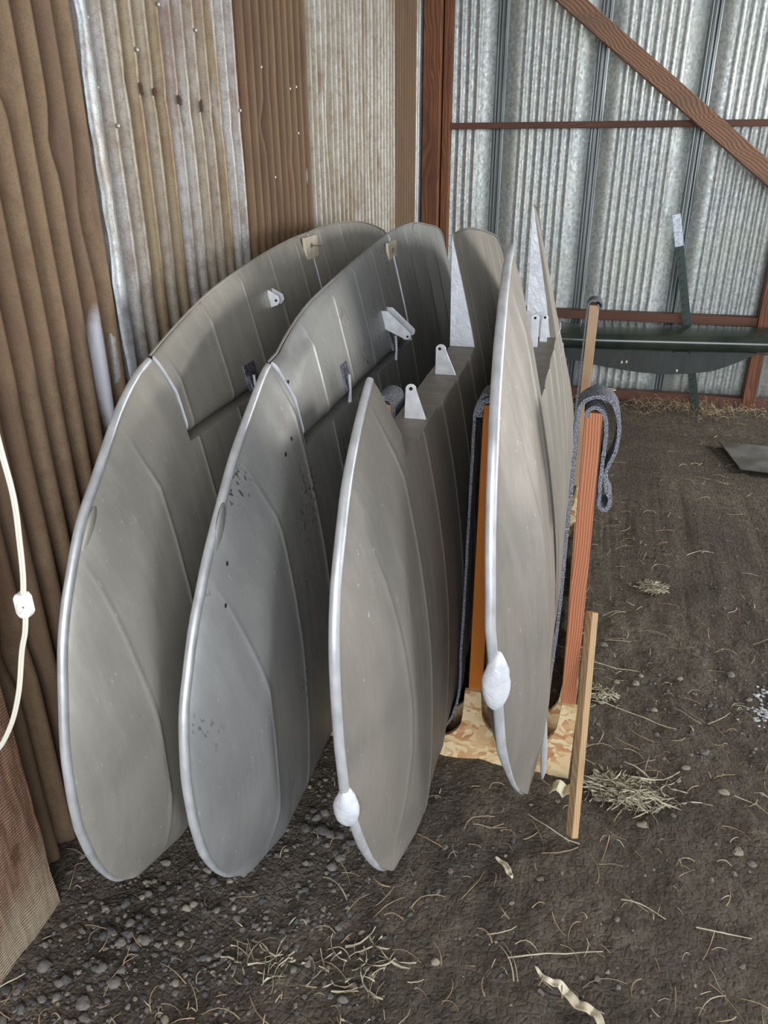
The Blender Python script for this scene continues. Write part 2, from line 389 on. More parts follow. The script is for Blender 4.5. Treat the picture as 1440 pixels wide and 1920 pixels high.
sheet_left(3.29, 4.84, M['tin_grey'], .001, [(3.6, 1.75, .04, .2, .012), (4.3, 1.6, .04, .2, .012)], seed=5, wavy=.005)
sheet_left(4.82, 5.38, M['tin_brown'], .004, seed=6)
sheet_left(5.36, 5.68, M['tin_light'], 0, seed=7)
mb = MB(); rows = []
for i in range(121):
    z = 3.1*i/120; e = .012*noise.noise((z*5, 1, 7))+.006*noise.noise((z*19, 4, 7))
    rows.append([(XW+.028+.010*q*(1-q)*4+.004*noise.noise((z*8, q*3, 2)), 1.775+e*(1-q)+.055*q+.004*noise.noise((z*3, 9, 1)), z) for q in (0, .25, .5, .75, 1)])
mb.grid(rows); o = obj('flashing_strip', mb, M['tin_light'], sB, smooth=True); s = o.modifiers.new('t', 'SOLIDIFY'); s.thickness = .001
for (y, z, par) in [(1.30, 2.05, sA), (1.83, 1.92, sB), (2.035, 1.875, sB), (2.17, 1.99, sB), (2.37, 1.955, sB), (1.83, 1.78, sB), (1.90, 1.70, sB), (2.64, 1.76, sB), (2.85, 1.9, sC), (3.1, 1.85, sC), (3.17, 1.86, sC), (2.92, 1.55, sC), (3.2, 1.7, sC)]:
    y = round(y/p0)*p0; mb = MB(); mb.ell((XW+.0255, y, z), .004, .006, .006, 10, 6)
    obj('roofing_nail', mb, M['nail'], par, smooth=True)
# torn holes along the crease: ragged flap
for k, (y, z) in enumerate([(p0*30, 1.79), (p0*31, 1.785), (p0*33, 1.77), (p0*35, 1.765)]):
    mb = MB(); n = 9; r = .013
    poly = [(y+r*(.3+.8*random.random())*math.cos(2*PI*i/n), z+1.6*r*(.25+.9*random.random())*math.sin(2*PI*i/n)) for i in range(n)]
    mb.prism(poly, 'X', XW+.0215, XW+.0237); obj('rust_hole', mb, M['hole_rust'], sB)
# framing behind the damaged sheet is hidden; dirt shows at the foot

# ------------------------------------------------------------------ back wall: galvanised panels
YW = 5.70
wb = empty('wall_back', (0, YW, 0), kind='structure')
pitch = .627
def back_panel(x0, k):
    prof = []
    def sm(x, d): prof.append((x, d))
    c0 = .125; c1 = pitch-.125; nr = 7; cp = (c1-c0)/nr
    x = .035; sm(x, 0); 
    for i in range(nr):
        a = c0+i*cp; w = cp
        for q in range(9):
            tt = q/8
            d = .011*(.5-.5*math.cos(2*PI*tt))**2
            sm(a+w*tt, d*1.0)
    sm(pitch-.035, 0)
    rows = []
    for z in [-.02+3.4*i/24 for i in range(25)]:
        rows.append([(x0+a+.004*noise.noise((z*1.3, k, a*3)), YW-d+.002*noise.noise((z*2, k*3, a*5)), z) for a, d in prof])
    mb = MB(); mb.grid(rows); o = obj('galvanised_panel', mb, M['galv'], wb, smooth=True, angle=60)
    s = o.modifiers.new('t', 'SOLIDIFY'); s.thickness = .001; s.offset = 0
    # seam: three sharp ribs
    prof = [(-.036, 0), (-.032, .003), (-.024, .016), (-.018, .016), (-.010, .002), (-.006, .002), (-.003, .016), (.003, .016), (.006, .002), (.010, .002), (.018, .016), (.024, .016), (.032, .003), (.036, 0)]
    rows = [[(x0+a, YW-.003-d, z) for a, d in prof] for z in (-.02, 1.1, 2.2, 3.38)]
    mb = MB(); mb.grid(rows); o = obj('panel_seam', mb, M['galv_seam'], wb)
    s = o.modifiers.new('t', 'SOLIDIFY'); s.thickness = .001; s.offset = 0
for k in range(-1, 10): back_panel(-.68+pitch*k, k)
# roof, closed side to the right far away
mb = MB(); mb.add([(-1.25, -1.6, 3.05), (7, -1.6, 3.05), (7, 5.75, 3.35), (-1.25, 5.75, 3.35)], [(0, 1, 2, 3)])
o = obj('ceiling', mb, M['roof']); tag(o, kind='structure'); s = o.modifiers.new('t', 'SOLIDIFY'); s.thickness = .03
mb = MB(); mb.box((6.9, -1.6, -.05), (6.95, 1.0, 3.2)); tag(obj('wall_right', mb, M['galv']), kind='structure')

# framing
def trim(k, boxes, mat, bev=.003):
    mb = MB()
    for a, b in boxes: mb.box(a, b)
    return tag(obj('trim_%d' % k, mb, mat, bevel=bev), kind='structure')
trim(1, [((-1.155, 5.52, -.02), (-1.045, 5.66, 3.2))], M['red_post'])
trim(2, [((-1.035, 5.585, -.02), (-.985, 5.675, 3.2))], M['red_post'])
trim(3, [((-1.03, 5.60, 1.752), (2.6, 5.675, 1.790))], M['red_trim'])
trim(4, [((-.984, 5.60, .557), (1.118, 5.675, .615))], M['red_trim'])
trim(5, [((-1.1, 5.60, -.03), (2.6, 5.675, .062))], M['red_trim'])
trim(6, [((1.12, 5.585, -.02), (1.2, 5.675, 1.742))], M['red_post'])
trim(7, [((1.202, 5.60, .55), (2.6, 5.675, .612))], M['red_trim'])
# diagonal brace
mb = MB(); a = Vector((-1.0, 5.53, 2.975)); b = Vector((1.75, 5.53, .93)); d = (b-a).normalized(); nn = Vector((-d.z, 0, d.x))
mb.obox((a+b)/2, d*(b-a).length/2, Vector((0, .045, 0)), nn*.052)
tag(obj('trim_8', mb, M['brace'], bevel=.004), kind='structure')
# big rough-sawn post at the left edge
mb = MB(); rows = []
for i in range(61):
    z = -.05+2.9*i/60; row = []
    px = -1.09; pts = []
    for (x, y) in [(-1.16, .72), (px, .72), (px, .78), (px, .84), (px, .90), (px, .96), (px, 1.01), (px-.003, 1.047), (-1.16, 1.05)]:
        w = .004 if z > .12 else .012
        pts.append((x+w*noise.noise((x*20, y*30, z*40)), y+w*noise.noise((x*20+5, y*30, z*60)), z))
    rows.append(pts)
mb.grid(rows, True)
o = obj('trim_9', mb, M['rough_sawn'], smooth=True, angle=40); tag(o, kind='structure')

# ------------------------------------------------------------------ the wings
CU = [(0,.070),(.006,.087),(.0125,.093),(.025,.100),(.05,.107),(.1,.113),(.2,.117),(.3,.117),(.4,.114),(.5,.105),(.6,.0915),(.7,.0735),(.8,.052),(.9,.028),(1,.002)]
CL = [(0,.070),(.006,.048),(.0125,.038),(.025,.026),(.05,.014),(.1,.005),(.2,.0003),(.3,0),(1,0)]
CUx, CUy = zip(*CU); CLx, CLy = zip(*CL)
SCH = [0, .006, .0125, .025, .05, .075, .1, .14, .18, .22, .26, .3, .34, .38, .42, .46, .5, .54, .58, .62, .66, .7, .74, .78, .82, .86, .9, .93, .96, .98, 1]

def build_wing(cfg):
    XL0, ln, tf, b0 = cfg['X']; Z0, C_ = cfg['Z0'], cfg['C']
    bow = cfg['bow']                                   # (Y, z) trailing-edge corner -> tip -> underside
    te = cfg['te']; hz = cfg['hz']; B0, B1 = cfg['bay']
    ke = min(range(len(bow)), key=lambda i: bow[i][0])
    upb = bow[:ke+1][::-1]; lob = bow[ke:]
    upc = smoothcurve([(y, z, 0) for y, z in upb+te], 5)
    loc_ = smoothcurve([(y, z, 0) for y, z in lob], 5)
    uy, uz = [p.x for p in upc], [p.y for p in upc]
    for i in range(1, len(uy)): uy[i] = max(uy[i], uy[i-1]+1e-4)
    ly, lz = [p.x for p in loc_], [p.y for p in loc_]
    for i in range(1, len(ly)): ly[i] = max(ly[i], ly[i-1]+1e-4)
    ztop = lambda y: lerp(y, uy, uz)
    zbot = lambda y: lerp(y, ly, lz)
    # inverse: Y of the tip outline at height z
    allp = sorted([(z, y) for y, z in zip(uy, uz) if y <= B1 and z >= bow[ke][1]]+[(z, y) for y, z in zip(ly, lz) if y < bow[ke][0]+cfg.get('cap', .07)])
    az, ay = [p[0] for p in allp], [p[1] for p in allp]
    ybow = lambda z: lerp(z, az, ay)
    apexY = te[cfg['apex']][0]
    zpeak = max(z for y, z in te)
    def xb(s): return cfg['xb'](s) if 'xb' in cfg else lerp(s, [0, .1, .3, .6, 1], [b0, b0*.8, .04, .025, .004])
    def S_(y, z):
        t_ = max(0, min(1, (y-ybow(z))/cfg.get('w', .17)))
        return t_**.72*(1-.12*t_*(1-t_))
    ribs = cfg['ribs']
    def ribh(y):
        h = 0; near = min(abs(y-r) for r in ribs)
        h += .0026*math.exp(-(near/.004)**2)
        # fabric sags between ribs
        idx = [i for i, r in enumerate(ribs) if r <= y]
        if idx and idx[-1] < len(ribs)-1:
            a, b = ribs[idx[-1]], ribs[idx[-1]+1]; h -= .0024*math.sin(PI*(y-a)/(b-a))**.8
        return h
    def pt(y, z, side):
        zt = ztop(y) if y > apexY else Z0+C_
        s = max(0, min(1, (z-Z0)/max(zt-Z0, .1)))
        XL = XL0+ln*z
        k = S_(y, z)
        base = xb(s)
        full = C_*tf*lerp(s, CUx, CUy) if side > 0 else C_*lerp(s, CLx, CLy)
        off = base+(full-base)*k
        if side > 0: off += ribh(y)*min(1, k)*(1 if .03 < s < .985 else 0)
        elif 0.03 < s < .985: off -= ribh(y)*k*.6
        return Vector((XL+off, y, z))
    def stations(a, b, dense=False):
        v = set()
        n = max(2, int((b-a)/.05)); v |= {a+(b-a)*i/n for i in range(n+1)}
        for r in ribs:
            for d in (-.012, -.007, -.0035, 0, .0035, .007, .012):
                if a < r+d < b: v.add(r+d)
        if dense:
            v |= {a+(.34)*(i/26)**2.2 for i in range(1, 26)}
        return sorted(v)
    def loft(mb, ysl, zf, capm=None, cap=True):
        rows = []
        for y in ysl:
            zb, zt = zf(y); R = [pt(y, zb+(zt-zb)*s, 1) for s in SCH]; L = [pt(y, zb+(zt-zb)*s, -1) for s in SCH]
            rows.append(R+L[::-1])
        mb.grid(rows, True)
        if cap:
            for r, rv in ((rows[0], False), (rows[-1], True)):
                n = len(SCH)
                mb.add(r, [(j, j+1, 2*n-2-j, 2*n-1-j) for j in range(n-1)])
        return rows
    Y0 = bow[ke][0]+.0008; Y9 = te[-1][0]
    root = empty('biplane_wing', (XL0+.06, (B0+Y9)/2, Z0), label=cfg['label'], cat='airplane wing', group=None)
    skin = MB()
    loft(skin, stations(Y0, B0, True), lambda y: (zbot(y), ztop(y)))
    loft(skin, stations(B0, B1), lambda y: (zbot(y), hz))
    loft(skin, stations(B1, Y9), lambda y: (zbot(y), ztop(y)))
    sk = obj('fabric_skin', skin, cfg['mat'], root, smooth=True, angle=50)
    # tip bow tube
    tb = []
    pts = [(y, z) for y, z in zip(uy, uz) if y <= B0-.004][::-1]+[(y, z) for y, z in zip(ly[1:], lz[1:]) if y < bow[ke][0]+.24]
    for y, z in pts:
        s = max(0, min(1, (z-Z0)/C_)); tb.append((XL0+ln*z+xb(s), y, z))
    mb = MB(); nn = len(tb); rr = [cfg.get('br', .0105)*(.75+.25*min(1, 6*i/nn)) *(1 if i < nn*.75 else max(.25, (nn-i)/(nn*.25))) for i in range(nn)]
    mb.tube(tb, rr, 12); obj('tip_bow', mb, M['edge'], root, smooth=True)
    # trailing edge wire of the inner part
    mb = MB(); mb.tube([(XL0+ln*ztop(y)+.004, y, ztop(y)) for y in stations(B1, Y9-.01)], .0035, 6); obj('trailing_edge', mb, cfg['mat'], root, smooth=True)
    # white sealed rib closing the bay, seen through the gap
    def ribplate(y, z0_, gl=0, gr=0):
        m_ = MB(); n = 24; A = []
        for i in range(n+1):
            z = z0_+(ztop(y)-.004-z0_)*i/n; l, r = pt(y, z, -1), pt(y, z, 1)
            A.append((l.x-gl*(1-i/n), r.x-gr*(1-i/n), z))
        for yy in (y-.0045, y-.0005): m_.grid([[(l, yy, z), (r, yy, z)] for l, r, z in A])
        m_.grid([[(A[i][0], y-.0045, A[i][2]), (A[i][0], y-.0005, A[i][2])] for i in range(n+1)])
        m_.grid([[(A[i][1], y-.0045, A[i][2]), (A[i][1], y-.0005, A[i][2])] for i in range(n+1)])
        m_.add([(A[0][0], y-.0045, A[0][2]), (A[0][1], y-.0045, A[0][2]), (A[0][1], y-.0005, A[0][2]), (A[0][0], y-.0005, A[0][2])], [(0, 1, 2, 3)])
        return m_
    obj('bay_end_rib', ribplate(B1, hz+.001, *cfg.get('rp', (-.001, .001))), M['white'], root)
    if cfg.get('aileron', True):
        A0, A1 = B0+.012, B1-.013
        al = MB(); rows = []
        for y in stations(A0, A1):
            zt = ztop(y); zb = hz+.010
            R = []; L = []
            for s in SCH:
                z = zb+(zt-zb)*s; r = pt(y, z, 1); l = pt(y, z, -1); mid = (r.x+l.x)/2
                f = min(1, math.sqrt(max(0, 1-(1-min(1, (z-zb)/.035))**2))); f = .12+.88*f
                R.append(Vector((mid+(r.x-mid)*f, y, z))); L.append(Vector((mid+(l.x-mid)*f, y, z)))
            rows.append(R+L[::-1])
        al.grid(rows, True); n = len(SCH)
        al.cur = 1
        for r in (rows[0], rows[-1]): al.add(r, [(j, j+1, 2*n-2-j, 2*n-1-j) for j in range(n-1)])
        ao = obj('aileron', al, [cfg['mat'], M['white']], root, smooth=True, angle=50)
        mb = MB(); mb.tube([(XL0+ln*ztop(y)+.004, y, ztop(y)) for y in stations(A0, A1)], .0035, 6); obj('trailing_edge', mb, cfg['mat'], ao, smooth=True)
        root['_a'] = 1
        return root, ao, pt, ztop
    return root, None, pt, ztop

SPEC = [
 dict(cap=.08, X=(-.967, 0, 1, .05), Z0=.07, C=1.31, hz=1.018, bay=(1.56, 2.69), mat=M['dope_olive'],
   label='leftmost silver-grey fabric wing, nearest the rusty corrugated wall, small white bracket on its aileron',
   bow=[(1.569,1.216),(1.49,1.189),(1.409,1.142),(1.337,1.082),(1.28,1.032),(1.199,.96),(1.131,.868),(1.097,.814),(1.065,.747),(1.037,.663),(1.005,.554),(.989,.456),(.986,.353),(1.002,.255),(1.027,.169),(1.062,.105),(1.12,.075),(1.3,.07),(4.3,.075)],
   te=[(1.667,1.248),(1.788,1.282),(1.918,1.311),(2.098,1.337),(2.303,1.36),(2.514,1.376),(2.683,1.381),(2.816,1.386),(3.077,1.382),(3.382,1.359),(3.644,1.315),(3.808,1.267),(3.95,1.16),(4.02,.95)], apex=6,
   ribs=[1.165,1.385,1.60,1.83,2.07,2.31,2.55,2.80,3.05,3.30,3.55,3.8]),
 dict(cap=.09, X=(-.721, 0, 1, .06), Z0=.07, C=1.30, hz=.985, bay=(1.672, 2.86), mat=M['dope_blue'],
   label='second silver-grey fabric wing from the left, with a long white control horn on its aileron',
   bow=[(1.693,1.191),(1.632,1.175),(1.539,1.12),(1.432,1.051),(1.342,.976),(1.254,.896),(1.201,.838),(1.152,.78),(1.107,.709),(1.071,.645),(1.048,.571),(1.032,.487),(1.03,.388),(1.044,.287),(1.081,.189),(1.13,.115),(1.19,.08),(1.35,.07),(4.3,.075)],
   te=[(1.729,1.195),(1.823,1.233),(1.974,1.273),(2.19,1.302),(2.445,1.33),(2.644,1.349),(2.847,1.367),(2.996,1.372),(3.277,1.368),(3.547,1.339),(3.863,1.291),(4.02,1.2),(4.09,1.0)], apex=6,
   ribs=[1.225,1.43,1.65,1.88,2.12,2.36,2.60,2.86,3.11,3.36,3.61,3.86]),
 dict(cap=.11, X=(-.398, -.012, 1, .08), Z0=.09, C=1.32, hz=1.07, bay=(1.455, 2.443), mat=M['dope_brown'], aileron=False,
   label='third silver-grey wing from the left, aileron missing, two white hinge plates in the gap',
   bow=[(1.475,1.238),(1.436,1.224),(1.345,1.166),(1.256,1.092),(1.194,1.012),(1.141,.93),(1.106,.838),(1.088,.732),(1.08,.612),(1.083,.53),(1.087,.48),(1.112,.365),(1.138,.283),(1.184,.184),(1.238,.110),(1.292,.085),(1.4,.088),(1.6,.09),(4.3,.09)],
   te=[(1.56,1.27),(1.9,1.36),(2.384,1.399),(2.448,1.408),(2.655,1.404),(2.874,1.388),(3.272,1.339),(3.639,1.278),(3.861,1.177),(3.939,1.087),(4.0,.9)], apex=3,
   ribs=[1.235,1.40,1.62,1.85,2.08,2.31,2.54,2.78,3.02,3.26,3.5,3.75]),
 dict(rp=(.012, .018), cap=.15, X=(-.115, -.045, .90, .09), Z0=.12, C=1.37, hz=1.10, bay=(1.84, 2.50), mat=M['dope_warm'], aileron=False, br=.0115,
   label='rightmost silver-grey wing, seen nearly edge on, large white pad on its tip edge',
   bow=[(1.85,1.449),(1.74,1.415),(1.6,1.329),(1.5,1.223),(1.42,1.106),(1.36,.961),(1.335,.855),(1.32,.764),(1.317,.66),(1.32,.565),(1.335,.451),(1.37,.36),(1.44,.239),(1.53,.14),(1.66,.12),(1.9,.12),(4.3,.12)],
   te=[(2.0,1.46),(2.3,1.485),(2.5,1.49),(2.65,1.457),(3.0,1.305),(3.4,1.11),(3.7,.919),(3.8,.7)], apex=2,
   xb=lambda s: lerp(s, [0,.012,.09,.18,.24,.325,.47,.54,.615,.72,.81,.88,.95,1], [.105,.098,.079,.065,.055,.049,.030,.027,.023,.019,.014,.011,.006,.006]),
   ribs=[1.52,1.72,1.92,2.12,2.34,2.56,2.80,3.04,3.28,3.52,3.76]),
]
WG = [build_wing(c) for c in SPEC]

def plateY(name, poly, y, th, mat, parent, hole=None):
    # a plate across the wing, seen face on from the tip; polygon in X,z
    mb = MB(); mb.prism(poly, 'Y', y-th/2, y+th/2)
    o = obj(name, mb, mat, parent, bevel=.0006)
    if hole:
        hx, hz_, hr = hole; mb = MB(); n = 14
        mb.prism([(hx+hr*math.cos(2*PI*i/n), hz_+hr*math.sin(2*PI*i/n)) for i in range(n)], 'Y', y-th/2-.0008, y+th/2+.0008)
        obj('bolt_hole', mb, M['black'], o)
    return o
def roundplate(ax, az, bx, bz, tx, tz, r):
    # base corners a and b, rounded tip of radius r at t
    pts = [(ax, az)]
    a0 = math.atan2(az-tz, ax-tx); n = 10
    for i in range(n+1):
        th = PI-.25 - (PI-.1)*i/n
        pts.append((tx+r*math.cos(th), tz+r*math.sin(th)))
    pts.append((bx, bz)); return pts
w1, a1, pt1, zt1 = WG[0]; w2, a2, pt2, zt2 = WG[1]; w3, _, pt3, zt3 = WG[2]; w4, _, pt4, zt4 = WG[3]
# wing 1 small white clevis on the aileron
x = pt1(2.22, 1.235, 1).x
plateY('control_bracket', [(x-.004, 1.205), (x-.004, 1.262), (x+.006, 1.258), (x+.03, 1.245), (x+.034, 1.23), (x+.026, 1.218), (x+.008, 1.212)], 2.22, .004, M['bracket'], a1, (x+.022, 1.232, .004))
plateY('control_bracket', [(x-.004, 1.215), (x-.004, 1.262), (x+.006, 1.258), (x+.03, 1.245), (x+.034, 1.23), (x+.026, 1.218), (x+.008, 1.212)], 2.255, .004, M['bracket'], a1)
def pocket(ao, pt, y, z0_, z1_, w_=.05):
    mb = MB(); rows = []
    for i in range(8):
        z = z0_+(z1_-z0_)*i/7; rows.append([(pt(yy, z, 1).x+.0025, yy, z) for yy in (y-w_/2, y, y+w_/2)])
    mb.grid(rows); o = obj('hinge_slot', mb, M['pocket'], ao); s = o.modifiers.new('t', 'SOLIDIFY'); s.thickness = .003
    mb = MB(); x_ = pt(y, z0_, 1).x
    mb.tube([(x_+.004, y-w_*.1, z1_-.03), (x_+.007, y-w_*.1, z0_), (x_+.004, y-w_*.1, z0_-.035)], [.004, .004, .006], 8)
    obj('hinge_arm', mb, M['bracket'], ao, smooth=True)
pocket(a1, pt1, 1.96, 1.035, 1.105, .07)
pocket(a2, pt2, 2.06, 1.02, 1.095, .055)
pocket(a2, pt2, 2.60, 1.01, 1.09, .06)
# wing 2 control horn
x = pt2(2.6, 1.13, 1).x
hp = [(x-.02, 1.150), (x-.02, 1.100)]
tx, tz = x+.078, 1.072
for i in range(9):
    a = -2.3+2.9*i/8; hp.append((tx+.015*math.cos(a), tz+.015*math.sin(a)))
hp.append((x+.012, 1.150))
plateY('control_horn', hp[::-1], 2.55, .004, M['bracket'], a2, (tx+.004, tz-.004, .004))
plateY('control_horn', hp[::-1], 2.62, .004, M['bracket'], a2)
# wing 3 hinge plates
plateY('hinge_plate', roundplate(-.388, 1.066, -.334, 1.066, -.373, 1.140, .013)[:], 1.70, .005, M['bracket'], w3, (-.373, 1.142, .0045))
plateY('hinge_plate', roundplate(-.391, 1.066, -.330, 1.066, -.377, 1.140, .0145)[:], 2.10, .005, M['bracket'], w3, (-.380, 1.142, .0045))
# wing 4 hinge plates in front of the white rib
plateY('hinge_plate', roundplate(-.150, 1.095, -.128, 1.095, -.141, 1.185, .012), 2.36, .005, M['bracket'], w4, (-.141, 1.187, .004))
plateY('hinge_plate', roundplate(-.128, 1.095, -.105, 1.095, -.116, 1.172, .010), 2.44, .005, M['bracket'], w4, (-.116, 1.174, .004))
# pads on the tip edges
def tear(q, s=1):
    f = 1-.35*max(0, q.z/s)*1.0
    q = q.copy(); q.x *= f; q.x += .0018*noise.noise(q*90); q.y += .003*noise.noise(q*70); return q
mb = MB(); mb.ell((-.386+.024, 1.085, .455), .027, .02, .052, 24, 16, lambda q: tear(q, .052)); obj('taped_light_mount', mb, M['white'], w3, smooth=True)['label'] = 'white taped-over light mount on the tip edge'
mb = MB(); mb.ell((-.100, 1.318, .64), .030, .024, .075, 24, 16, lambda q: tear(q, .075)); obj('taped_light_mount', mb, M['white'], w4, smooth=True)['label'] = 'white teardrop light mount on the tip edge'
mb = MB(); mb.ell((-.967+.030, 1.198, .925), .010, .020, .062, 18, 12, lambda q: Vector((q.x+.06*q.z, q.y+.62*q.z, q.z))); obj('light_mount', mb, M['dope_olive'], w1, smooth=True)
mb = MB(); mb.ell((-.721+.029, 1.292, .915), .009, .020, .065, 18, 12, lambda q: Vector((q.x, q.y+.6*q.z, q.z))); obj('light_mount', mb, M['dope_blue'], w2, smooth=True)
# small punctures in the fabric of wing 2
for (y, z) in [(1.60, 1.03), (1.55, 1.01), (1.27, .87), (1.22, .80), (1.69, 1.14)]:
    p = pt2(y, z, 1); mb = MB(); mb.ell((p.x+.0005, y, z), .0016, .004, .006, 8, 6); obj('fabric_hole', mb, M['black'], w2)
# tie-down rod hanging from wing 4
mb = MB(); mb.tube([(.0, 1.70, .30), (.008, 1.70, .22), (.016, 1.70, .13), (.019, 1.70, .06), (.019, 1.70, .035)], [.007, .009, .010, .008, .003], 10); obj('tie_down_rod', mb, M['edge'], w4, smooth=True)
# stitching wires on wing 4
for z in (1.09, 1.02):
    x = pt4(2.62, z, 1).x; mb = MB(); mb.tube([(x+.002, 2.58, z), (x+.006, 2.72, z-.004), (x+.003, 2.74, z+.01)], .0018, 6); obj('lacing_wire', mb, M['white'], w4)

# wooden clamps that lock the ailerons
def lock(y0, y1, z0_, z1_, x, bolt, label):
    r = empty('aileron_clamp', (x, (y0+y1)/2, z0_), label=label, cat='clamp')
    sl = .055
    for k, xx in enumerate((x+.003, x-.022)):
        mb = MB(); d = sl*(y1-y0)
        poly = [(y0+.03, z0_), (y1+.03, z0_), (y1-.0, z1_), (y0-.0, z1_)]
        mb.prism(poly, 'X', xx, xx+.010); obj('plywood_plate', mb, M['balsa'], r, bevel=.0008)
    mb = MB(); ym = (y0+y1)/2-.002; zb = z1_-.03
    mb.tube([(x-.03, ym, zb), (x+(.055 if bolt else .018), ym, zb)], .0026, 8)
    mb.tube([(x+.013, ym, zb), (x+.017, ym, zb)], .008, 6); obj('bolt', mb, M['steel'], r)
lock(2.60, 2.725, 1.255, 1.372, -.958, True, 'small pale plywood clamp with a long bolt on the leftmost wing')
lock(2.775, 2.90, 1.215, 1.342, -.710, False, 'small pale plywood clamp on the second wing from the left')

# ------------------------------------------------------------------ storage rack
rack = empty('wing_storage_rack', (-.2, 1.8, 0), label='homemade wooden rack of posts and slotted strand board holding up the wings', cat='rack')
def osb(Y, xl, xr, ztp, name='slotted_panel'):
    slots = [(-.88, .085), (-.634, .085), (-.322, .098), (-.062, .108)]
    bots = [.045, .045, .060, .085]
    pts = [(xl, -.01), (xr, -.01), (xr, ztp)]
    for (cx, hw), zb in list(zip(slots, bots))[::-1]:
        n = 14
        pts.append((cx+hw+.004, ztp)); 
        for i in range(n+1):
            a = PI*i/n; r = hw
            pts.append((cx+r*math.cos(a)*(1 if True else 1), zb+min(r, ztp-zb)*(1-math.sin(a)**.9)))
        pts.append((cx-hw-.004, ztp))
    pts.append((xl, ztp))
    mb = MB(); mb.prism(pts, 'Y', Y-.012, Y); return obj(name, mb, M['osb'], rack)
osb(1.775, -1.03, .092, .25)
osb(1.90, -1.03, .092, .25)
osb(3.34, -1.03, .08, .25); osb(3.46, -1.03, .08, .25)
# plates sheathing lining the slots from panel to panel
for Yp, hh, mats in ((1.775, 1.09, ('fir_varnish', 'fir')), (3.345, 1.055, ('pine_grey', 'pine_grey'))):
    mb = MB(); mb.box((-.212, Yp, .245), (-.172, Yp+.089, hh)); obj('post', mb, M[mats[0]], rack, bevel=.003)
    mb = MB()
    xo = .047 if Yp < 2 else .016
    dx = -.022 if Yp < 2 else 0
    mb.add([(xo, Yp, .245), (xo+.04, Yp, .245), (xo+.04, Yp+.089, .245), (xo, Yp+.089, .245), (xo+dx, Yp, hh), (xo+dx+.04, Yp, hh), (xo+dx+.04, Yp+.089, hh), (xo+dx, Yp+.089, hh)],
           [(0,3,2,1),(4,5,6,7),(0,1,5,4),(1,2,6,5),(2,3,7,6),(3,0,4,7)])
    obj('post', mb, M[mats[1]], rack, bevel=.003)
    if Yp < 2:
        mb = MB(); mb.box((-.478, Yp+.01, .245), (-.440, Yp+.099, 1.07)); obj('post', mb, M['pine'], rack, bevel=.003)
        mb = MB(); mb.box((-.782, Yp+.01, .245), (-.744, Yp+.099, .9)); obj('post', mb, M['pine'], rack, bevel=.003)
mb = MB(); mb.box((-.20, 1.79, 0), (-.182, 3.33, .07)); mb.box((.055, 1.79, 0), (.075, 3.33, .07)); obj('runner', mb, M['pine'], rack)
# outrigger leg leaning on the right post
mb = MB(); a = Vector((.108, 1.535, .012)); b = Vector((.100, 1.80, .54)); d = (b-a).normalized(); sx_ = Vector((.87, .5, 0)); sx_ = (sx_-d*sx_.dot(d)).normalized(); nn = d.cross(sx_).normalized()
mb.obox((a+b)/2, d*(b-a).length/2, sx_*.009, nn*.018); obj('outrigger_leg', mb, M['pine'], rack, bevel=.002)

# ------------------------------------------------------------------ carpet strips
def ribbon(name, path, y0, y1, th, label, group=None, parent=None):
    pts = [Vector((p[0], 0, p[1])) for p in path]; pts = smoothcurve(pts, 6)
    L, R = [], []
    for i, p in enumerate(pts):
        d = (pts[min(i+1, len(pts)-1)]-pts[max(i-1, 0)]).normalized(); n = Vector((-d.z, 0, d.x))*th/2
        j = .0012*noise.noise((p.x*50, p.z*50, y0*7))
        L.append(p+n*(1+j*200)); R.append(p-n)
    mb = MB(); loop = L+R[::-1]; ny = 6; rows = []
    for k in range(ny+1):
        y = y0+(y1-y0)*k/ny
        rows.append([(q.x+.001*noise.noise((q.x*60, k, q.z*40)), y+.002*noise.noise((q.z*30, k, 2)), q.z+.001*noise.noise((q.z*60, k, 3))) for q in loop])
    mb.grid(rows, True); n = len(L)
    for r in (rows[0], rows[-1]): mb.add(r, [(j, j+1, 2*n-2-j, 2*n-1-j) for j in range(n-1)])
    base = (pts[0].x, (y0+y1)/2, min(p.z for p in pts))
    return single(name, mb, M['carpet'], base, smooth=True, label=label, cat='carpet strip', group=group)
# right near post: up its left side, curled over the top, looping down on the right
ribbon('carpet_strip', [(-.04,.115),(-.008,.16),(.006,.24),(.012,.36),(.016,.55),(.014,.75),(.012,.95),(.010,1.06),(.014,1.105),(.035,1.125),(.06,1.128),(.082,1.118),(.098,1.09),(.106,1.05),(.104,1.0),(.093,.965),(.088,.94),(.094,.90),(.106,.875),(.100,.85),(.084,.855),(.080,.89),(.078,.96),(.078,1.04),(.070,1.085),(.052,1.102),(.038,1.10),(.028,1.088),(.034,1.080)],
       1.775, 1.86, .009, 'grey carpet strip curled over the orange fir post at the right end of the rack')
# left near post (between third and fourth wing): hanging as a sling under the third wing
ribbon('carpet_strip', [(-.2,1.118),(-.214,1.112),(-.226,1.09),(-.2315,1.06),(-.2325,.95),(-.234,.75),(-.236,.5),(-.2385,.38),(-.237,.30),(-.238,.24),(-.246,.18),(-.262,.12),(-.29,.082),(-.33,.074)],
       1.775, 1.85, .007, 'grey carpet strip hanging as a sling down the right side of the third wing')
ribbon('carpet_strip', [(-.168,1.06),(-.168,1.09),(-.175,1.104),(-.192,1.106),(-.208,1.100),(-.218,1.085),(-.220,1.06)], 1.772, 1.86, .014, 'short grey carpet piece wrapped over the post behind the rightmost wing')
ribbon('carpet_strip', [(-.437,.82),(-.434,.95),(-.434,1.05),(-.437,1.078),(-.447,1.088),(-.462,1.09),(-.474,1.085),(-.482,1.07),(-.484,1.03),(-.4845,.9)], 1.775, 1.875, .010, 'dark ribbed carpet strip over the post between the second and third wings')
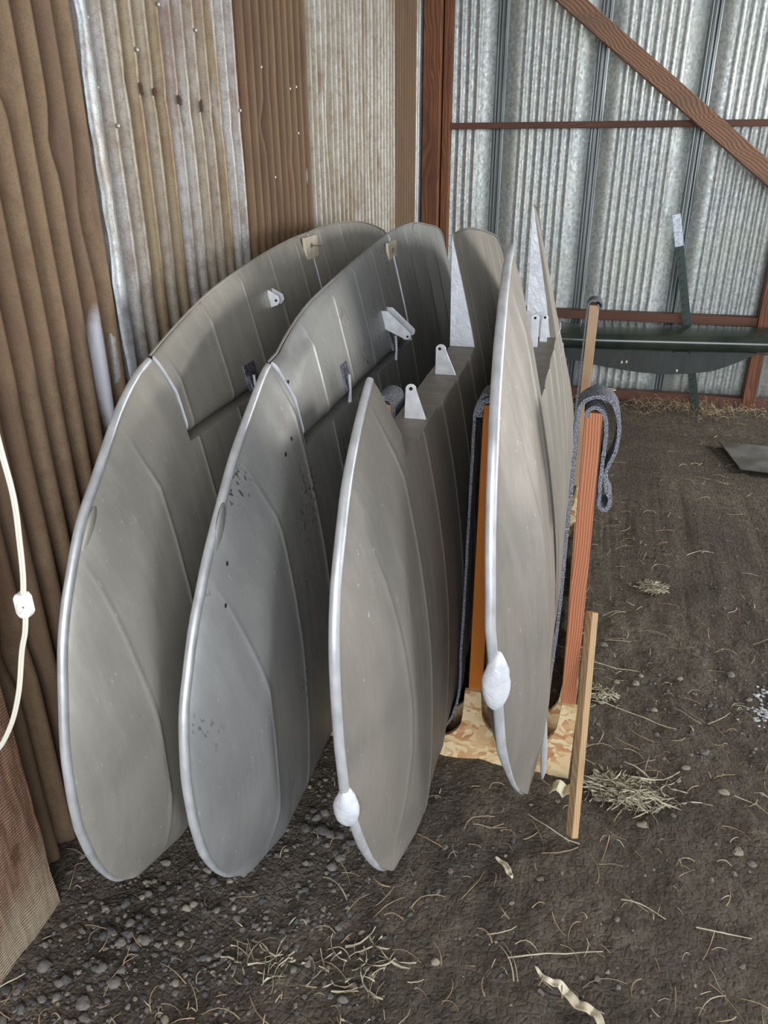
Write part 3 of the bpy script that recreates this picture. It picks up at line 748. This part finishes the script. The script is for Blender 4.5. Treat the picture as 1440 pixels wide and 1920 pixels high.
ribbon('carpet_strip', [(-.035,.19),(-.005,.25),(.004,.40),(.0075,.7),(.0095,1.0),(.012,1.055),(.022,1.072),(.042,1.076),(.060,1.068),(.068,1.05),(.060,1.044),(.048,1.06)], 3.345, 3.43, .007, 'dark grey carpet strip knotted over the far grey post of the rack')

# ------------------------------------------------------------------ dark green tail surface near the back wall
tp = empty('stored_tail_surface', (.9, 5.27, .3), label='glossy dark green curved aircraft tail surface held level in front of the galvanised wall', cat='aircraft part')
def tz_(x): # lower edge
    return lerp(x, [-.6, -.3, -.13, .15, .34, .53, .70, .85, 1.0, 1.13, 1.4, 1.8], [.50, .43, .375, .323, .302, .293, .308, .337, .41, .50, .54, .57])
def tt_(x): return lerp(x, [-.6, 0, 1.2, 1.8], [.555, .562, .592, .60])
mb = MB(); rows = []
for i in range(61):
    x = -.6+2.4*i/60; zt, zb = tt_(x), tz_(x)+.003*math.sin(x*50); row = []
    for k in range(25):
        a = 2*PI*k/24
    ring = []
    for k in range(9):   # rounded nose on top (towards camera)
        a = -PI/2+PI*k/8; ring.append((x, 5.235-.045*math.cos(a)*1.0, zt-.07+.05*math.sin(a)-0.0))
    ring += [(x, 5.28, zt-.003), (x, 5.42, zt+.0), (x, 5.43, zt-.02), (x, 5.39, zt-.06), (x, 5.30, (zt+zb)/2), (x, 5.265, zb), (x, 5.25, zb), (x, 5.243, (zt-.12+zb)/2)]
    rows.append(ring)
mb.grid(rows, True)
n = len(rows[0])
for r in (rows[0], rows[-1]): mb.add(r, [tuple(range(n))])
obj('painted_shell', mb, M['dark_green'], tp, smooth=True, angle=40)
mb = MB(); rows = []
for i in range(49):
    x = -.55+2.3*i/48; zt, zb = tt_(x)-.125, tz_(x)+.0; rows.append([(x, 5.236, zt+(min(zb, zt-.01)-zt)*k/5+(.002*math.sin(x*60) if k == 5 else 0)) for k in range(6)])
mb.grid(rows); o = obj('dull_fabric_panel', mb, M['dark_belly'], tp); s = o.modifiers.new('t', 'SOLIDIFY'); s.thickness = .002
for (x, z) in [(.27, .36), (.30, .365), (.62, .325)]:
    mb = MB(); mb.ell((x, 5.233, z), .007, .002, .010, 8, 6); obj('worn_spot', mb, M['paper'], tp)
# cutout rim
mb = MB(); mb.tube([(.63+.055*math.cos(a), 5.232, .44+.016*math.sin(a)) for a in [PI*k/10 for k in range(11)]], .003, 6); obj('cutout_rim', mb, M['black'], tp, smooth=True)

# steel fence post leaning on the wall
fp = empty('steel_fence_post', (.80, 5.42, 0), label='dark green studded steel fence post with a pale top leaning before the galvanised wall', cat='fence post')
a = Vector((.811, 5.46, -.01)); b = Vector((.499, 5.50, 1.255)); d = (b-a).normalized()
def tpost(a, b, mat, name):
    mb = MB(); d = (b-a).normalized(); sx_ = Vector((1, 0, 0)); sx_ = (sx_-d*sx_.dot(d)).normalized(); sy_ = d.cross(sx_)
    c = (a+b)/2; h = (b-a).length/2
    mb.obox(c, d*h, sx_*.026, sy_*.0025); mb.obox(c+sy_*(.016 if sy_.y > 0 else -.016), d*h, sx_*.0025, sy_*.015)
    return obj(name, mb, mat, fp), d, sx_, sy_
c1 = a+(b-a)*.85
o, d, sx_, sy_ = tpost(a, c1, M['fence_green'], 'post_shaft')
tpost(c1, b, M['fence_silver'], 'post_top')
mb = MB()
for k in range(22):
    p = a+(c1-a)*((k+.5)/22); mb = MB(); mb.obox(p+Vector((0, -.006, 0)), sx_*.009, d*.008, Vector((0, .006, 0)))
    obj('stud', mb, M['fence_green'], o)

# ------------------------------------------------------------------ cord with switch
pc = empty('lamp_cord', (-.73, .75, .8), label='white power cord with an inline switch hanging at the left edge', cat='cord')
path = smoothcurve([(-.665, .74, 1.62), (-.68, .75, 1.45), (-.686, .75, 1.34), (-.683, .75, 1.25), (-.690, .75, 1.18), (-.697, .75, 1.13), (-.7045, .75, 1.095), (-.7075, .75, 1.07), (-.7165, .75, 1.035), (-.730, .75, 1.0), (-.755, .75, .92), (-.787, .75, .85), (-.83, .75, .79), (-.90, .755, .74)], 8)
mb = MB(); mb.tube([p+Vector((.0018, 0, 0)) for p in path], .0024, 8); mb.tube([p-Vector((.0018, 0, 0)) for p in path], .0024, 8); obj('twin_wire', mb, M['cord'], pc, smooth=True)
mb = MB(); n = 8; poly = [(-.0105, -.012), (-.006, -.019), (.006, -.019), (.0105, -.012), (.0105, .012), (.006, .019), (-.006, .019), (-.0105, .012)]
mb.prism([(-.7065+x, 1.083+z) for x, z in poly], 'Y', .742, .758); sw = obj('inline_switch', mb, M['switch'], pc, bevel=.0025)
mb = MB(); mb.ell((-.709, .7415, 1.080), .0035, .003, .008, 10, 8); obj('switch_wheel', mb, M['cord'], sw, smooth=True)
mb = MB(); mb.ell((-.7015, .7418, 1.084), .0016, .001, .0016, 8, 6); obj('screw', mb, M['steel'], sw)

# ------------------------------------------------------------------ ground things
mb = MB(); mb.add([(.875, 4.79, .012), (1.5, 4.72, .012), (1.5, 4.25, .02), (.925, 4.33, .02)], [(0, 1, 2, 3)])
o = single('flat_metal_sheet', mb, M['slate'], (1.1, 4.5, .0), label='flat grey sheet lying on the dirt near the back wall at the right edge', cat='sheet'); s = o.modifiers.new('t', 'SOLIDIFY'); s.thickness = .008; s.offset = 1
mb = MB()
mb.prism([(.0, 0)]+[(.035*math.cos(2*PI*i/16), .035*math.sin(2*PI*i/16)) for i in range(0)] + [], 'Z', 0, 0) if False else None
n = 18; mb.prism([(.245+.03*math.cos(2*PI*i/n), 5.61+.026*math.sin(2*PI*i/n)) for i in range(n)], 'Z', .063, .070)
single('small_lid', mb, M['paper'], (.245, 5.61, .063), label='small pale round lid lying on the sill board of the back wall', cat='lid')
# paper scrap, curled
mb = MB(); rows = []
for i in range(9):
    u_ = i/8; rows.append([(.04+.075*u_+.01*v_, 1.665+.05*v_-.01*u_, .012+.022*abs(math.sin(u_*2*PI))*(1-.3*v_)+.002) for v_ in (0, .33, .66, 1)])
mb.grid(rows); o = single('paper_scrap', mb, M['paper'], (.075, 1.68, .0), smooth=True, label='curled cream paper scrap on the dirt below the rightmost wing tip', cat='scrap'); s = o.modifiers.new('t', 'SOLIDIFY'); s.thickness = .001
def husk(pts, w, label):
    pts = smoothcurve(pts, 6); rows = []
    for i, p in enumerate(pts):
        f = math.sin(PI*min(1, (i+.6)/len(pts)))**.7*w; d = (pts[min(i+1, len(pts)-1)]-pts[max(i-1, 0)]).normalized(); n_ = Vector((-d.y, d.x, 0))
        z = gz(p.x, p.y)+.006
        rows.append([Vector((p.x, p.y, z))+n_*f*a_+Vector((0, 0, .35*f*(a_*a_)+.002*math.sin(i*1.3))) for a_ in (-1, -.5, 0, .5, 1)])
    mb = MB(); mb.grid(rows); b = pts[0]
    o = single('dry_husk', mb, M['husk'], (b.x, b.y, 0), smooth=True, label=label, cat='dry leaf', group=None); s = o.modifiers.new('t', 'SOLIDIFY'); s.thickness = .0008
husk([(.04, 1.15, 0), (.07, 1.125, 0), (.10, 1.12, 0), (.135, 1.09, 0), (.17, 1.08, 0), (.19, 1.04, 0), (.20, 1.0, 0)], .011, 'long twisted pale dry husk at the bottom of the photo, right of centre')
husk([(-.61, .845, 0), (-.59, .86, 0), (-.565, .868, 0), (-.54, .868, 0)], .008, 'small pale leaf at the bottom edge of the photo, left of centre')
husk([(-.08, 1.43, 0), (-.055, 1.41, 0), (-.04, 1.38, 0), (-.03, 1.365, 0)], .008, 'short pale husk on the dirt below and left of the rack leg')

# stray twigs & straw
def blade(mb, x, y, L, ang, w, curl, lift):
    n = 5; rows = []; px, py, a = x, y, ang
    for i in range(n+1):
        t_ = i/n; z = gz(px, py)+.003+lift*math.sin(PI*t_)
        nx, ny = -math.sin(a), math.cos(a); ww = w*(1-.6*t_)
        rows.append([(px+nx*ww, py+ny*ww, z), (px, py, z+w*.9), (px-nx*ww, py-ny*ww, z)])
        px += L/n*math.cos(a); py += L/n*math.sin(a); a += curl/n
    mb.grid(rows)
rnd = random.Random(11)
BLOCK = lambda x, y: (x < -1.07 and y < 1.08)
for nm, mt, cnt in (('loose_straw', M['straw'], 300), ('dry_grass_bits', M['straw_brown'], 800)):
    mb = MB(); c_ = 0
    while c_ < cnt:
        y = .7+4.8*rnd.random()**1.7; x = -1.12+rnd.random()*(1.6+y*.3)
        if BLOCK(x, y): continue
        dn = noise.noise((x*1.7, y*1.7, 20))
        if rnd.random() > .45+dn*1.2: continue
        blade(mb, x, y, .02+.09*rnd.random()**2, rnd.uniform(0, 2*PI), .0009+.0011*rnd.random(), rnd.uniform(-1.6, 1.6), .012*rnd.random()); c_ += 1
    o = obj(nm, mb, mt, smooth=True); tag(o, {'loose_straw': 'pale straws scattered over the dirt floor', 'dry_grass_bits': 'brown dry grass bits scattered over the dirt floor'}[nm], 'straw', kind='stuff')
def clump(x, y, r, n_, label, hgt=.03, lo=.03, hi=.10, dirb=None, sq=.6):
    mb = MB()
    for _ in range(n_):
        a = rnd.uniform(0, 2*PI); q = r*math.sqrt(rnd.random())
        xx, yy = x+q*math.cos(a), y+q*sq*math.sin(a)
        an = rnd.uniform(0, 2*PI) if dirb is None or rnd.random() < .4 else rnd.gauss(dirb, .5)
        L = rnd.uniform(lo, hi); m0 = len(mb.v)
        blade(mb, xx-L/2*math.cos(an), yy-L/2*math.sin(an), L, an, .0009+.0009*rnd.random(), rnd.uniform(-2, 2), .0)
        dz = hgt*(1-q/r)*rnd.random()
        for k in range(m0, len(mb.v)): v = mb.v[k]; mb.v[k] = (v[0], v[1], v[2]+dz+.008*rnd.random())
    single('straw_clump', mb, M['straw'], (x, y, gz(x, y)), smooth=True, label=label, cat='straw')
clump(.235, 1.74, .085, 230, 'large pale straw clump on the dirt right of the rack leg', dirb=-.5)
clump(.30, 1.76, .14, 40, 'sparse spray of straws on the far right side of the large clump', .015, .05, .16, dirb=.1)
clump(.39, 2.91, .05, 90, 'small round straw clump in the middle of the open dirt floor')
clump(.175, 2.16, .05, 60, 'thin straw tuft on the dirt beside the foot of the fir post', .02, .03, .07)
clump(-.33, 1.05, .10, 26, 'loose curled straw patch in the foreground below the third wing tip', .015, .04, .1)
clump(-.56, 1.02, .07, 20, 'loose straw loops in the foreground below the second wing tip', .015, .04, .1)
clump(-.30, .90, .09, 18, 'sparse straw patch at the bottom edge below the third wing tip', .015, .03, .09)
for (x, y, L, an, cu, lb) in [(.17, 2.13, .26, -.42, .1, 'long straight straw pointing away from the thin tuft by the fir post'), (.13, 1.52, .16, 2.9, -.6, 'curved twig touching the foot of the rack leg'), (.12, 2.35, .2, -.3, .5, 'long thin straw right of the fir post, halfway up it'), (.02, 1.30, .0001, 0, 0, None), (-.02, 1.16, .22, .25, .2, 'long pale straw above the twisted husk'), (.40, 1.35, .12, -.05, .1, 'straight pale straw at the right of the foreground'), (.55, 3.25, .14, .9, -1.2, 'bent pale straw on the open dirt floor at the right')]:
    if lb is None: continue
    mb = MB(); blade(mb, x, y, L, an, .0022, cu, .006)
    single('long_straw', mb, M['straw'], (x, y, gz(x, y)), smooth=True, label=lb, cat='straw')
# dead grass along the back sill
mb = MB()
for _ in range(420):
    x = rnd.choice([rnd.gauss(.55, .25), rnd.gauss(.9, .2), rnd.uniform(-.3, 2)]); y = 5.55-abs(rnd.gauss(0, .12)); L = rnd.uniform(.05, .16); a = rnd.uniform(-.9, .9); h = rnd.uniform(.0, .09)
    z = gz(x, y); pts = [Vector((x+L*t_*math.sin(a), y-.03*t_, z+h*math.sin(PI*min(1, t_*1.1))*.9+.003)) for t_ in (0, .25, .5, .75, 1)]
    mb.grid([[p+Vector((0, 0, .0014)), p-Vector((0, .001, .0014))] for p in pts])
o = obj('dead_grass', mb, M['straw_brown']); tag(o, 'dead grass along the sill board of the back wall', 'grass', kind='stuff')

# pebbles
def stone(mb, x, y, r, rn, emb=.35):
    ax, ay, az = r*rn.uniform(.8, 1.35), r*rn.uniform(.8, 1.2), r*rn.uniform(.45, .75); rot = rn.uniform(0, PI); sd = rn.uniform(0, 100)
    def fn(q):
        l = q.length/r; q = q*(1+.55*noise.noise(q*(1.0/r)*1.1+Vector((sd, 0, 0)))); c_, s_ = math.cos(rot), math.sin(rot)
        return Vector((q.x*c_-q.y*s_, q.x*s_+q.y*c_, q.z))
    mb.ell((x, y, gz(x, y)+az*(1-2*emb)), ax, ay, az, 8, 5, fn)
def density(x, y):
    d = .12+.5*max(0, noise.noise((x*2.2, y*2.2, 40)))
    d += 1.6*math.exp(-((x+.98)/.16)**2-((y-.92)/.16)**2)      # by the post
    d += .9*math.exp(-((x+.70)/.2)**2-((y-1.15)/.35)**2)
    d += 1.2*math.exp(-((x+.50)/.12)**2-((y-1.45)/.3)**2)
    d += .9*math.exp(-((x-.6)/.25)**2-((y-2.25)/.15)**2)
    return d
for nm, mt, cnt, r0, r1 in (('dark_gravel', M['stone_d'], 1900, .0022, .0075), ('grey_gravel', M['stone'], 1300, .0025, .0085), ('tan_gravel', M['stone_l'], 450, .002, .007)):
    mb = MB(); c_ = 0
    while c_ < cnt:
        y = .62+3.4*rnd.random()**2; x = -1.14+rnd.random()*(1.7+y*.25)
        if BLOCK(x, y) or rnd.random() > density(x, y): continue
        stone(mb, x, y, r0+(r1-r0)*rnd.random()**2.2, rnd); c_ += 1
    o = obj(nm, mb, mt, smooth=True, angle=28); tag(o, {'dark_gravel': 'fine dark gravel strewn over the dirt', 'grey_gravel': 'fine grey gravel strewn over the dirt', 'tan_gravel': 'fine tan gravel strewn over the dirt'}[nm], 'gravel', kind='stuff')
mb = MB()
for _ in range(260):
    stone(mb, .74+abs(rnd.gauss(0, .07))*rnd.choice((-.6, 1)), 2.2+rnd.gauss(0, .06), rnd.uniform(.003, .008), rnd)
o = obj('white_gravel', mb, M['stone_w'], smooth=True); tag(o, 'patch of pale gravel on the dirt at the right edge', 'gravel', kind='stuff')
# larger pebbles, one by one
def pebbles(n_, cx, cy, sx_, sy_, r0, r1, mats, label, group, name='pebble'):
    for _ in range(n_):
        for _t in range(30):
            x, y = cx+rnd.uniform(-sx_, sx_), cy+rnd.uniform(-sy_, sy_)
            if not BLOCK(x, y) and x > -1.14: break
        mb = MB(); r = rnd.uniform(r0, r1)
        ax, ay, az = r*rnd.uniform(.85, 1.3), r*rnd.uniform(.8, 1.1), r*rnd.uniform(.5, .75); sd = rnd.uniform(0, 90)
        z = gz(x, y)
        mb.ell((x, y, z+az*.4), ax, ay, az, 9, 6, lambda q: q*(1+.5*noise.noise(q*(1.0/r)+Vector((sd, 0, 0)))))
        single(name, mb, rnd.choice(mats), (x, y, z), smooth=rnd.random() < .5, label=label, cat='pebble', group=group)
pebbles(34, -.95, .93, .13, .16, .008, .015, [M['stone_d'], M['stone']], 'grey pebble in the gravel heap at the foot of the rough-sawn post', 'pebbles by the rough-sawn post')
pebbles(26, -.80, 1.12, .14, .12, .007, .013, [M['stone_d'], M['stone'], M['stone_l']], 'grey pebble on the dirt under the leftmost wing tip', 'pebbles under the leftmost wing tip')
pebbles(30, -.52, 1.42, .08, .22, .007, .014, [M['stone_d'], M['stone']], 'grey pebble in the gravel between the second and third wing tips', 'pebbles between second and third wing tips')
pebbles(1, -.535, 1.40, .001, .001, .021, .022, [M['stone_d']], 'largest smooth oval stone, between the second and third wing tips', None, 'oval_stone')
pebbles(24, -.35, .95, .45, .17, .006, .011, [M['stone'], M['stone_l']], 'small pebble strewn across the dirt along the bottom of the photo', 'pebbles along the bottom of the photo')
pebbles(26, .45, 2.0, .35, .5, .008, .014, [M['stone'], M['stone_l']], 'small pebble on the open dirt right of the rack', 'pebbles right of the rack')
for o in list(bpy.data.objects):
    if '_a' in o.keys(): del o['_a']
